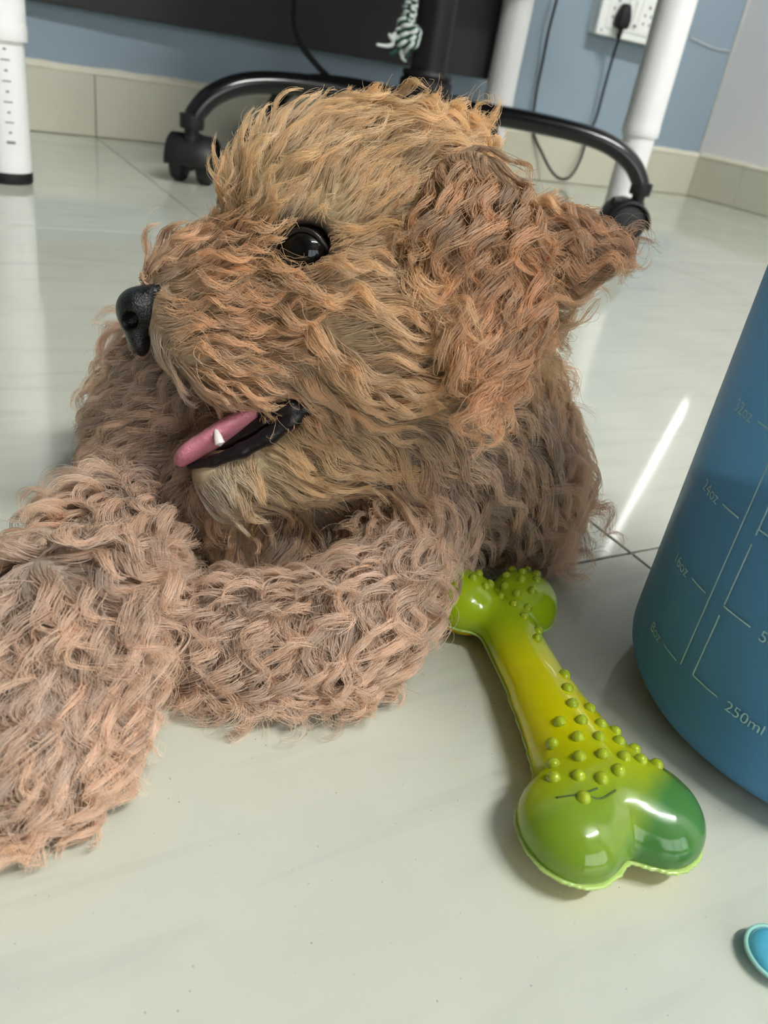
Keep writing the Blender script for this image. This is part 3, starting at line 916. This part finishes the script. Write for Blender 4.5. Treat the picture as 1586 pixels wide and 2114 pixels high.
#        centre            radii                    flow(right,up,toward) lift length amp wave
E_(cp(758, 495, .302), (.045, .041, .041), (.55, .55, .25), .50, .019, .0016, .024, CROWN)
E_(cp(612, 446, .287), (.023, .020, .026), (.35, .75, .25), .45, .018, .0012, .022, CROWN)
E_(cp(838, 362, .296), (.026, .020, .028), (.85, .10, .25), .45, .020, .0018, .024, CROWN)
E_(cp(652, 398, .291), (.0240, .0225, .026), (.30, .80, .2), .45, .017, .0014, .022, CROWN)
C_(cp(610, 645, .288), cp(375, 650, .284), .0270, .0145, (.90, -.25, .2), .22, .021, .0016, .020, MUZ, dens=1.2)
C_(cp(540, 565, .288), cp(375, 580, .286), .0165, .0120, (.45, .60, .3), .42, .016, .0016, .016, MUZ, k=.008, dens=1.2)
E_(cp(490, 745, .275), (.026, .0105, .012), (.80, -.60, .1), .22, .019, .0014, .018, MUZ, rot=-12, k=.006, dens=1.3)
E_(cp(770, 690, .286), (.034, .031, .034), (1.0, -.12, .12), .18, .030, .0016, .026, TAN, dens=1.2)
C_(cp(690, 890, .300), cp(455, 976, .291), .0215, .0105, (.85, -.35, .2), .22, .018, .0012, .022, GOLD, k=.006)
E_(cp(985, 535, .256), (.0195, .036, .0080), (.06, -1.0, .08), .14, .028, .0030, .019, RUST, rot=6, k=.003, dens=1.5)
E_(cp(1110, 525, .295), (.0215, .0150, .017), (.85, -.30, .05), .24, .024, .0026, .018, RUST2, k=.006)
E_(cp(945, 620, .315), (.035, .045, .034), (.6, -.5, 0), .30, .026, .002, .022, TAN)
E_(cp(850, 860, .328), (.046, .045, .040), (.75, -.6, .1), .24, .036, .0024, .026, PINK)
E_(cp(620, 1030, .347), (.060, .042, .042), (.05, -1.0, .25), .26, .036, .003, .024, PINK)
E_(cp(375, 900, .345), (.034, .052, .036), (-.45, -.85, .15), .28, .032, .003, .024, PINK)
E_(cp(1005, 915, .345), (.030, .044, .040), (.80, -.50, 0), .40, .044, .0032, .026, PINK)
C_(cp(890, 1040, .345), floor_at(755, 1258, .027), .0215, .0145, (.25, -.95, .1), .30, .030, .0034, .020, PINK)
C_(floor_at(765, 1268, .0205), floor_at(690, 1300, .0200), .0160, .0160, (-.05, -.9, .3), .38, .024, .0032, .016, PINK, dens=1.25)
C_(floor_at(690, 1300, .0200), floor_at(510, 1300, .0190), .0160, .0165, (-.35, -.8, .35), .38, .023, .0032, .016, PINK, dens=1.25)
E_(floor_at(452, 1310, .015), (.0135, .0115, .013), (-.3, -.8, .4), .30, .018, .003, .016, PINK)
E_(floor_at(560, 1345, .014), (.015, .0115, .012), (-.05, -.85, .5), .30, .018, .003, .016, PINK)
C_(cp(265, 1075, .330), floor_at(130, 1285, .034), .0230, .0172, (.15, -.9, .2), .36, .027, .0032, .018, PINK, dens=1.2)
C_(floor_at(130, 1285, .034), floor_at(95, 1440, .0225), .0172, .0155, (.1, -.85, .3), .38, .023, .0032, .016, PINK, dens=1.25)
C_(floor_at(95, 1440, .0225), floor_at(75, 1535, .0190), .0162, .0158, (.05, -.8, .4), .36, .021, .0030, .016, PINK, dens=1.25)
E_(floor_at(160, 1505, .0145), (.0125, .0110, .012), (.3, -.75, .4), .30, .017, .003, .016, PINK)
E_(floor_at(75, 1570, .0145), (.014, .011, .012), (0, -.8, .5), .30, .017, .003, .016, PINK)
# the trunk runs away behind the head, with haunches and a short tail
_t0 = cp(720, 930, .375); _t0[2] = max(_t0[2], .062)
_t1 = _t0 + _h * .125; _t1[2] = .060
C_(_t0, _t1, .050, .048, (.2, .3, -.9), .3, .020, .0026, .014, PINK, k=.02, dens=.35)
for s in (-1, 1):
    hp = _t1 + _r0 * s * .042; hp[2] = .042
    E_(hp, (.026, .040, .040), (.3 * s, -.7, 0), .35, .020, .0026, .014, PINK, k=.015, dens=.35)
    C_(hp + np.array([0, 0, -.022]), hp + _r0 * s * .012 - _h * .055 + np.array([0, 0, -.024]), .017, .014, (.2 * s, -.6, .4), .35, .015, .002, .012, PINK, k=.01, dens=.35)
C_(_t1 + np.array([0, 0, .03]), _t1 + _h * .055 + np.array([0, 0, .055]), .012, .009, (0, .6, -.6), .5, .02, .0026, .014, PINK, k=.01, dens=.35)

def prim_sd(p):
    out = []
    for q in PR:
        out.append(sd_ell(p, q['c'], q['r'], q['B']) if q['t'] == 'e' else sd_cap(p, q['a'], q['b'], q['ra'], q['rb']))
    return out
EYE_PX = (630, 512)
eye_c = None
def dog_sd(p, full=True):
    D = prim_sd(p)
    d = D[0]
    for q, x in zip(PR[1:], D[1:]):
        d = smin(d, x, q['k'])
    if eye_c is not None:
        d = np.maximum(d, -(sd_ell(p, eye_c, (.0094, .0094, .0094))))
    return np.maximum(d, 0.002 - p[:, 2])
def march(px, py, z0=.2, z1=.42):
    z = np.linspace(z0, z1, 441)
    P = np.stack([cp(px, py, q) for q in z]).astype(np.float32)
    d = dog_sd(P); i = int(np.argmax(d < 0))
    return P[i].astype(float), z[i]
eh, ez = march(*EYE_PX)
eye_c = eh + CF * .0056
allp = np.concatenate([np.stack([q['c']] if q['t'] == 'e' else [q['a'], q['b']]) for q in PR])
lo, hi = allp.min(0) - .062, allp.max(0) + .062
lo[2] = -.004
vd, fd = surface_nets(dog_sd, lo, hi, .0024)

dog = empty('puppy', (float(_t0[0]), float(_t0[1]), 0))
tag(dog, 'curly apricot poodle puppy lying on the floor with its head turned and mouth open', 'dog')
DO = np.array(dog.location)
def under(o):
    o.matrix_parent_inverse = Matrix.Translation(-Vector(dog.location)); return o

def region(p, sigma=.005):
    D = np.stack(prim_sd(p.astype(np.float32)), 1)
    D = D - D.min(1, keepdims=True)
    w = np.exp(-D / sigma)
    return w / w.sum(1, keepdims=True)
def fcol(c): return np.array(lin(*c)[:3])
COLS = np.stack([fcol(q['col']) for q in PR])
COLS = COLS * 1.42 + 0.025
def attr_mat(name, hair):
    m = bpy.data.materials.new(name); m.use_nodes = True
    nt = m.node_tree; N, L = nt.nodes, nt.links
    at = N.new('ShaderNodeAttribute'); at.attribute_name = 'tint'
    if hair:
        N.remove(N['Principled BSDF'])
        df = N.new('ShaderNodeBsdfDiffuse'); trn = N.new('ShaderNodeBsdfTranslucent')
        hr = N.new('ShaderNodeBsdfHair'); hr.component = 'Reflection'
        hr.inputs['RoughnessU'].default_value = 0.28; hr.inputs['RoughnessV'].default_value = 0.8
        hr.inputs['Color'].default_value = (1.0, 0.95, 0.88, 1)
        m1 = N.new('ShaderNodeMixShader'); m1.inputs[0].default_value = 0.45
        m2 = N.new('ShaderNodeMixShader'); m2.inputs[0].default_value = 0.14
        L.new(df.outputs[0], m1.inputs[1]); L.new(trn.outputs[0], m1.inputs[2])
        L.new(m1.outputs[0], m2.inputs[1]); L.new(hr.outputs[0], m2.inputs[2])
        hi_ = N.new('ShaderNodeHairInfo')
        rm = N.new('ShaderNodeMapRange'); rm.inputs['To Min'].default_value = 0.62; rm.inputs['To Max'].default_value = 1.2  # paler tips of the coat; roots also darkened to add shading between locks
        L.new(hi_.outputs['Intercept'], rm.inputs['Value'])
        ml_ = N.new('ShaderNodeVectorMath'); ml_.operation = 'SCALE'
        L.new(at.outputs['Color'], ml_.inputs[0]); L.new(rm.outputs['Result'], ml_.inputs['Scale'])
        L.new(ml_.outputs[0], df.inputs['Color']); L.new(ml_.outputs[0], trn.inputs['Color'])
        L.new(m2.outputs[0], N['Material Output'].inputs[0])
    else:
        b = N['Principled BSDF']; b.inputs['Roughness'].default_value = 0.8; b.inputs['Specular IOR Level'].default_value = 0.2
        L.new(at.outputs['Color'], b.inputs['Base Color'])
    return m
body = under(np_mesh('body', vd, fd, attr_mat('puppy_skin', False), dog))
body['label'] = 'warm tan skin under the coat'
W = region(vd, .008)
vc = np.ones((len(vd), 4), np.float32); vc[:, :3] = (W @ COLS) * 0.5 * np.array([.9, 1.0, 1.1])
de = np.linalg.norm(vd - eye_c, axis=1)
kx = np.clip((.019 - de) / .009, 0, 1)[:, None]
vc[:, :3] = vc[:, :3] * (1 - kx) + fcol((58, 44, 38)) * kx
ca = body.data.color_attributes.new('tint', 'FLOAT_COLOR', 'POINT')
ca.data.foreach_set('color', vc.ravel())

# eye
M_EYE = mat('dark_eye', lin(9, 7, 6), 0.05, spec=0.4)
bm = bmesh.new(); bmesh.ops.create_uvsphere(bm, u_segments=40, v_segments=24, radius=.0091)
eye = under(finish('eye', bm, M_EYE, dog, True)); eye.location = Vector(eye_c)
eye['label'] = 'glossy dark brown eye'
M_LID = mat('dark_eyelid_skin', lin(26, 20, 19), 0.35)
lid = []
for px, py in ((577, 517), (590, 492), (612, 477), (637, 478), (660, 494), (680, 527), (668, 545), (640, 554), (608, 550), (588, 536)):
    d = cp(px, py, 1.0) - CO; d /= np.linalg.norm(d)
    oc = CO - eye_c; B = oc @ d; C = oc @ oc - .0091 ** 2
    t = -B - math.sqrt(max(B * B - C, 0)); lid.append(CO + d * t)
lid = [eye_c + (q - eye_c) * 1.02 for q in lid]
under(tube('eyelid', catmull(lid, 5, closed=True), .0010, M_LID, dog, 8, closed=True))

# nose
nc = cp(293, 642, .279)
def nose_sd(p):
    d = sd_ell(p, nc, (.0086, .0082, .0110), rot2(14))
    d = smin(d, sd_ell(p, cp(325, 612, .278), (.0060, .0036, .0085), rot2(14)), .003)
    d = smin(d, sd_ell(p, cp(285, 690, .281), (.0038, .0080, .0065), rot2(10)), .004)
    for (x, y, z) in ((271, 660, .2725), (256, 655, .287)):
        d = -smin(-d, sd_ell(p, cp(x, y, z), (.0034, .0024, .0042), rot2(40)), .0015)
    return d
v_, f_ = surface_nets(nose_sd, nc - .024, nc + .024, .0007)
M_NOSE = mat('wet_black_nose', lin(17, 16, 17), 0.28, bump=0.35, bscale=1600)
under(np_mesh('nose', v_, f_, M_NOSE, dog))

# mouth: lining, black lip, tongue, tooth
M_LIP = mat('black_lip', lin(24, 22, 24), 0.28, bump=0.2, bscale=500)
def chain_sd(p, pts, rs, k=.002):
    d = None
    for a, b, ra, rb in zip(pts[:-1], pts[1:], rs[:-1], rs[1:]):
        x = sd_cap(p, a, b, ra, rb); d = x if d is None else smin(d, x, k)
    return d
lip_p = [cp(392, 962, .2830), cp(440, 952, .2805), cp(500, 930, .2780), cp(555, 900, .2765), cp(600, 868, .275), cp(632, 842, .274), cp(600, 838, .2725), cp(560, 845, .275), cp(535, 852, .278)]
lip_r = [.0014, .0020, .0026, .0030, .0030, .0024, .0020, .0020, .0016]
v_, f_ = surface_nets(lambda p: chain_sd(p, lip_p, lip_r), np.min(lip_p, 0) - .01, np.max(lip_p, 0) + .01, .0009)
under(np_mesh('lip', v_, f_, M_LIP, dog))
ml = cp(545, 880, .291)
v_, f_ = surface_nets(lambda p: sd_ell(p, ml, (.0235, .0085, .013), rot2(27)), ml - .03, ml + .03, .0014)
under(np_mesh('mouth_lining', v_, f_, mat('dark_mouth', lin(34, 20, 22), 0.22), dog))
tg = cp(462, 893, .2835)
def tongue_sd(p):
    d = sd_ell(p, tg, (.0200, .0040, .0115), rot2(31))
    d = smin(d, sd_ell(p, cp(395, 935, .2825), (.0065, .0026, .0085), rot2(40)), .003)
    return d
v_, f_ = surface_nets(tongue_sd, tg - .028, tg + .028, .0009)
under(np_mesh('tongue', v_, f_, mat('pink_tongue', lin(205, 128, 142), 0.32, bump=0.3, bscale=900, var=0.08, vscale=120), dog))
tb, tt = cp(454, 916, .2722), cp(444, 882, .2722)
under(lathe('tooth', [(0.0, -.001), (.0018, 0.0), (.0015, .0024), (.0008, .0047), (0.0, .0058)], mat('ivory_tooth', lin(232, 222, 214), 0.2), dog, 12, tuple(tb), tuple(tt - tb)))

# ---------------------------------------------------------------- coat: locks of wavy hair grown over the body
rng = np.random.default_rng(11)
tri = np.concatenate([fd[:, [0, 1, 2]], fd[:, [0, 2, 3]]])
a_, b_, c_ = vd[tri[:, 0]], vd[tri[:, 1]], vd[tri[:, 2]]
nrm = np.cross(b_ - a_, c_ - a_); ar = np.linalg.norm(nrm, axis=1) / 2
DENS = np.array([q['dens'] for q in PR])
tw = ar * (region((a_ + b_ + c_) / 3) @ DENS)
cen = (a_ + b_ + c_) / 3
tw[cen[:, 2] < .004] *= 0.1
cdf = np.cumsum(tw); cdf /= cdf[-1]
def sample(n):
    t = np.searchsorted(cdf, rng.random(n)); u, v = rng.random(n), rng.random(n)
    s = u + v > 1; u[s], v[s] = 1 - u[s], 1 - v[s]
    return a_[t] + u[:, None] * (b_[t] - a_[t]) + v[:, None] * (c_[t] - a_[t])
def grad(p):
    e = .0006; g = np.zeros_like(p)
    for i in range(3):
        q = p.copy(); q[:, i] += e; r_ = p.copy(); r_[:, i] -= e
        g[:, i] = dog_sd(q.astype(np.float32)) - dog_sd(r_.astype(np.float32))
    return g / (np.linalg.norm(g, axis=1, keepdims=True) + 1e-9)
BARE = [(eye_c, .0098, .009), (nc, .0095, .008), (cp(285, 690, .281), .0055, .006), (tg, .010, .004), (cp(392, 938, .2825), .010, .003)]
BARE += [(q, r * 1.0, .003) for q, r in zip(lip_p, lip_r)]
def bare(p):
    f = np.ones(len(p))
    for c, r, s in BARE:
        d = np.linalg.norm(p - c, axis=1)
        f = np.minimum(f, np.clip((d - r) / s, 0, 1))
    return f
def vnoise(p, sc, seed):
    """cheap smooth noise: sum of random plane waves"""
    g = np.random.default_rng(seed); o = np.zeros(len(p))
    for i in range(6):
        k = g.normal(size=3); k *= sc / np.linalg.norm(k) * g.uniform(.6, 1.4)
        o += np.sin(p @ k + g.uniform(0, 6.28))
    return o / 6 ** .5
FL = np.stack([q['fl'][0] * CR + q['fl'][1] * CU - q['fl'][2] * CF for q in PR])
LIFT = np.array([q['lift'] for q in PR]); LEN = np.array([q['ln'] for q in PR]); AMP = np.array([q['amp'] for q in PR]); WL = np.array([q['wl'] for q in PR])
NG, NS, NP = 3800, 135000, 13
def grow_guides(G):
    n = len(G)
    Wg = region(G, .006)
    fl = Wg @ FL
    # swirl the flow field a little so that locks part and cross
    sw = np.stack([vnoise(G, 95, 21 + i) for i in range(3)], 1)
    fl = fl + .34 * sw
    nn = grad(G)
    tang = fl - (fl * nn).sum(1, keepdims=True) * nn
    tang /= np.linalg.norm(tang, axis=1, keepdims=True) + 1e-9
    lift = (Wg @ LIFT)[:, None] * rng.uniform(.6, 1.5, (n, 1))
    ln = (Wg @ LEN) * rng.uniform(.7, 1.25, n) * (.30 + .70 * bare(G))
    amp = (Wg @ AMP) * rng.uniform(.5, 1.5, n) * np.clip(ln / .02, .3, 1.2)
    wl = (Wg @ WL) * rng.uniform(.8, 1.25, n)
    ph = vnoise(G, 70, 5) * 3 + rng.normal(0, .5, n)
    P = np.zeros((n, NP, 3)); p = G.copy(); P[:, 0] = p
    d = lift * nn + tang; d /= np.linalg.norm(d, axis=1, keepdims=True)
    st = ln / (NP - 1)
    for j in range(1, NP):
        s = j / (NP - 1)
        g = grad(p)
        tg_ = fl - (fl * g).sum(1, keepdims=True) * g
        tg_ /= np.linalg.norm(tg_, axis=1, keepdims=True) + 1e-9
        d = d * .72 + (tg_ + lift * g * (1 - .6 * s)) * .28 + np.array([0, 0, -.05])
        d /= np.linalg.norm(d, axis=1, keepdims=True)
        p = p + d * st[:, None]
        sd = dog_sd(p.astype(np.float32))
        need = .0012 + .0035 * s
        p = p + g * np.clip(need - sd, 0, None)[:, None]
        p[:, 2] = np.maximum(p[:, 2], .0008 + .0008 * rng.random(n))
        P[:, j] = p
    # waves and curls
    T = np.gradient(P, axis=1); T /= np.linalg.norm(T, axis=2, keepdims=True) + 1e-9
    bn = np.cross(T, nn[:, None, :]); bn /= np.linalg.norm(bn, axis=2, keepdims=True) + 1e-9
    n2 = np.cross(bn, T)
    return P, ln, bn, n2, ph, amp, wl
G = sample(NG); G = G[bare(G) > .02]
GP, GL, GB, GN, GPH, GA, GW = grow_guides(G)
from mathutils.kdtree import KDTree
kd = KDTree(len(G))
for i, q in enumerate(G): kd.insert(q, i)
kd.balance()
R = sample(NS); R = R[bare(R) > .04]; NSr = len(R)
near = np.empty((NSr, 2), int); nd = np.empty((NSr, 2))
for i, q in enumerate(R):
    f = kd.find_n(q, 2)
    near[i] = [f[0][1], f[1][1]]; nd[i] = [f[0][2], f[1][2]]
pick = np.where(rng.random(NSr) < .85, 0, 1)
gi = near[np.arange(NSr), pick]
s = np.linspace(0, 1, NP)
lenf = rng.uniform(.62, 1.06, NSr)
stray = rng.random(NSr) < .05
clump = rng.uniform(.66, .97, NSr); clump[stray] = rng.uniform(-.9, .1, stray.sum())
off = R - G[gi]
base = GP[gi]
# own length: resample along the guide
idx = np.clip(s[None, :] * lenf[:, None] * (NP - 1), 0, NP - 1.001)
i0 = idx.astype(int); fr = (idx - i0)[..., None]
ar_ = np.arange(NSr)[:, None]
S = base[ar_, i0] * (1 - fr) + base[ar_, i0 + 1] * fr
WB = GB[gi][ar_, i0]; WN = GN[gi][ar_, i0]
sl = s[None, :] * lenf[:, None]
ph_ = (GPH[gi] + rng.normal(0, .16, NSr))[:, None]
wl_ = (GW[gi] * rng.uniform(.96, 1.05, NSr))[:, None]
arg = ph_ + 2 * math.pi * sl * GL[gi][:, None] / wl_ * 1.15
env = (GA[gi] * rng.uniform(.8, 1.15, NSr))[:, None] * np.minimum(sl * 2.2, 1) * (.6 + .7 * sl)
S = S + WB * ((np.sin(arg) - np.sin(ph_)) * env)[..., None] + WN * (.65 * (np.cos(arg) - np.cos(ph_)) * env)[..., None]
S = S + off[:, None, :] * (1 - clump[:, None] * (s ** .75)[None, :])[..., None]
fz = rng.normal(size=(NSr, 3)); f2 = rng.normal(size=(NSr, 3)); fp = rng.uniform(0, 6.28, NSr)
fa = np.where(stray, .0014, .00030)[:, None]
S += (fz[:, None, :] * np.sin(fp[:, None] + 9 * s[None, :])[..., None] + f2[:, None, :] * np.cos(fp[:, None] + 5 * s[None, :])[..., None]) * (fa * s[None, :] ** .8)[..., None]
S[..., 2] = np.maximum(S[..., 2], .0006)
# colours: region colour, per lock and per hair variation, paler tips on some locks
Wc = region(R, .006)
col = Wc @ COLS
gl = rng.normal(0, .23, len(G)); gr = rng.normal(0, .02, len(G))
lv = np.exp(gl[gi] + rng.normal(0, .16, NSr) + .16 * vnoise(R, 90, 77))
col = col * lv[:, None]
col[:, 0] *= np.exp(gr[gi]); col[:, 2] *= np.exp(-gr[gi] * 1.6)
pale = np.zeros(NSr)
for c, r in ((cp(420, 1010, .285), .016), (cp(300, 730, .275), .012), (cp(240, 600, .285), .010), (cp(270, 1100, .30), .014), (cp(420, 1190, .29), .018), (cp(590, 450, .262), .004)):
    pale = np.maximum(pale, np.clip(1.4 - np.linalg.norm(R - c, axis=1) / r, 0, 1))
pale *= .75
pale = np.maximum(pale, (rng.random(NSr) < .05) * .5)
col = col * (1 - pale[:, None]) + np.array([.66, .60, .52]) * pale[:, None]
col = col * np.minimum(1, .93 / col.max(1))[:, None]
hc = bpy.data.hair_curves.new('fur')
hc.add_curves([NP] * NSr)
hc.attributes['position'].data.foreach_set('vector', (S.reshape(-1, 3) - DO).astype(np.float32).ravel())
ra = hc.attributes.get('radius') or hc.attributes.new('radius', 'FLOAT', 'POINT')
rad = np.tile(.000105 * (1 - .68 * s ** 1.5), (NSr, 1)) * rng.uniform(.8, 1.25, (NSr, 1))
ra.data.foreach_set('value', rad.astype(np.float32).ravel())
tc_ = hc.attributes.new('tint', 'FLOAT_COLOR', 'CURVE')
tc_.data.foreach_set('color', np.concatenate([col, np.ones((NSr, 1))], 1).astype(np.float32).ravel())
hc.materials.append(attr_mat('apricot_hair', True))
fur = bpy.data.objects.new('fur', hc); link(fur, dog)
tag(fur, 'wavy apricot coat in loose curled locks', kind='stuff')
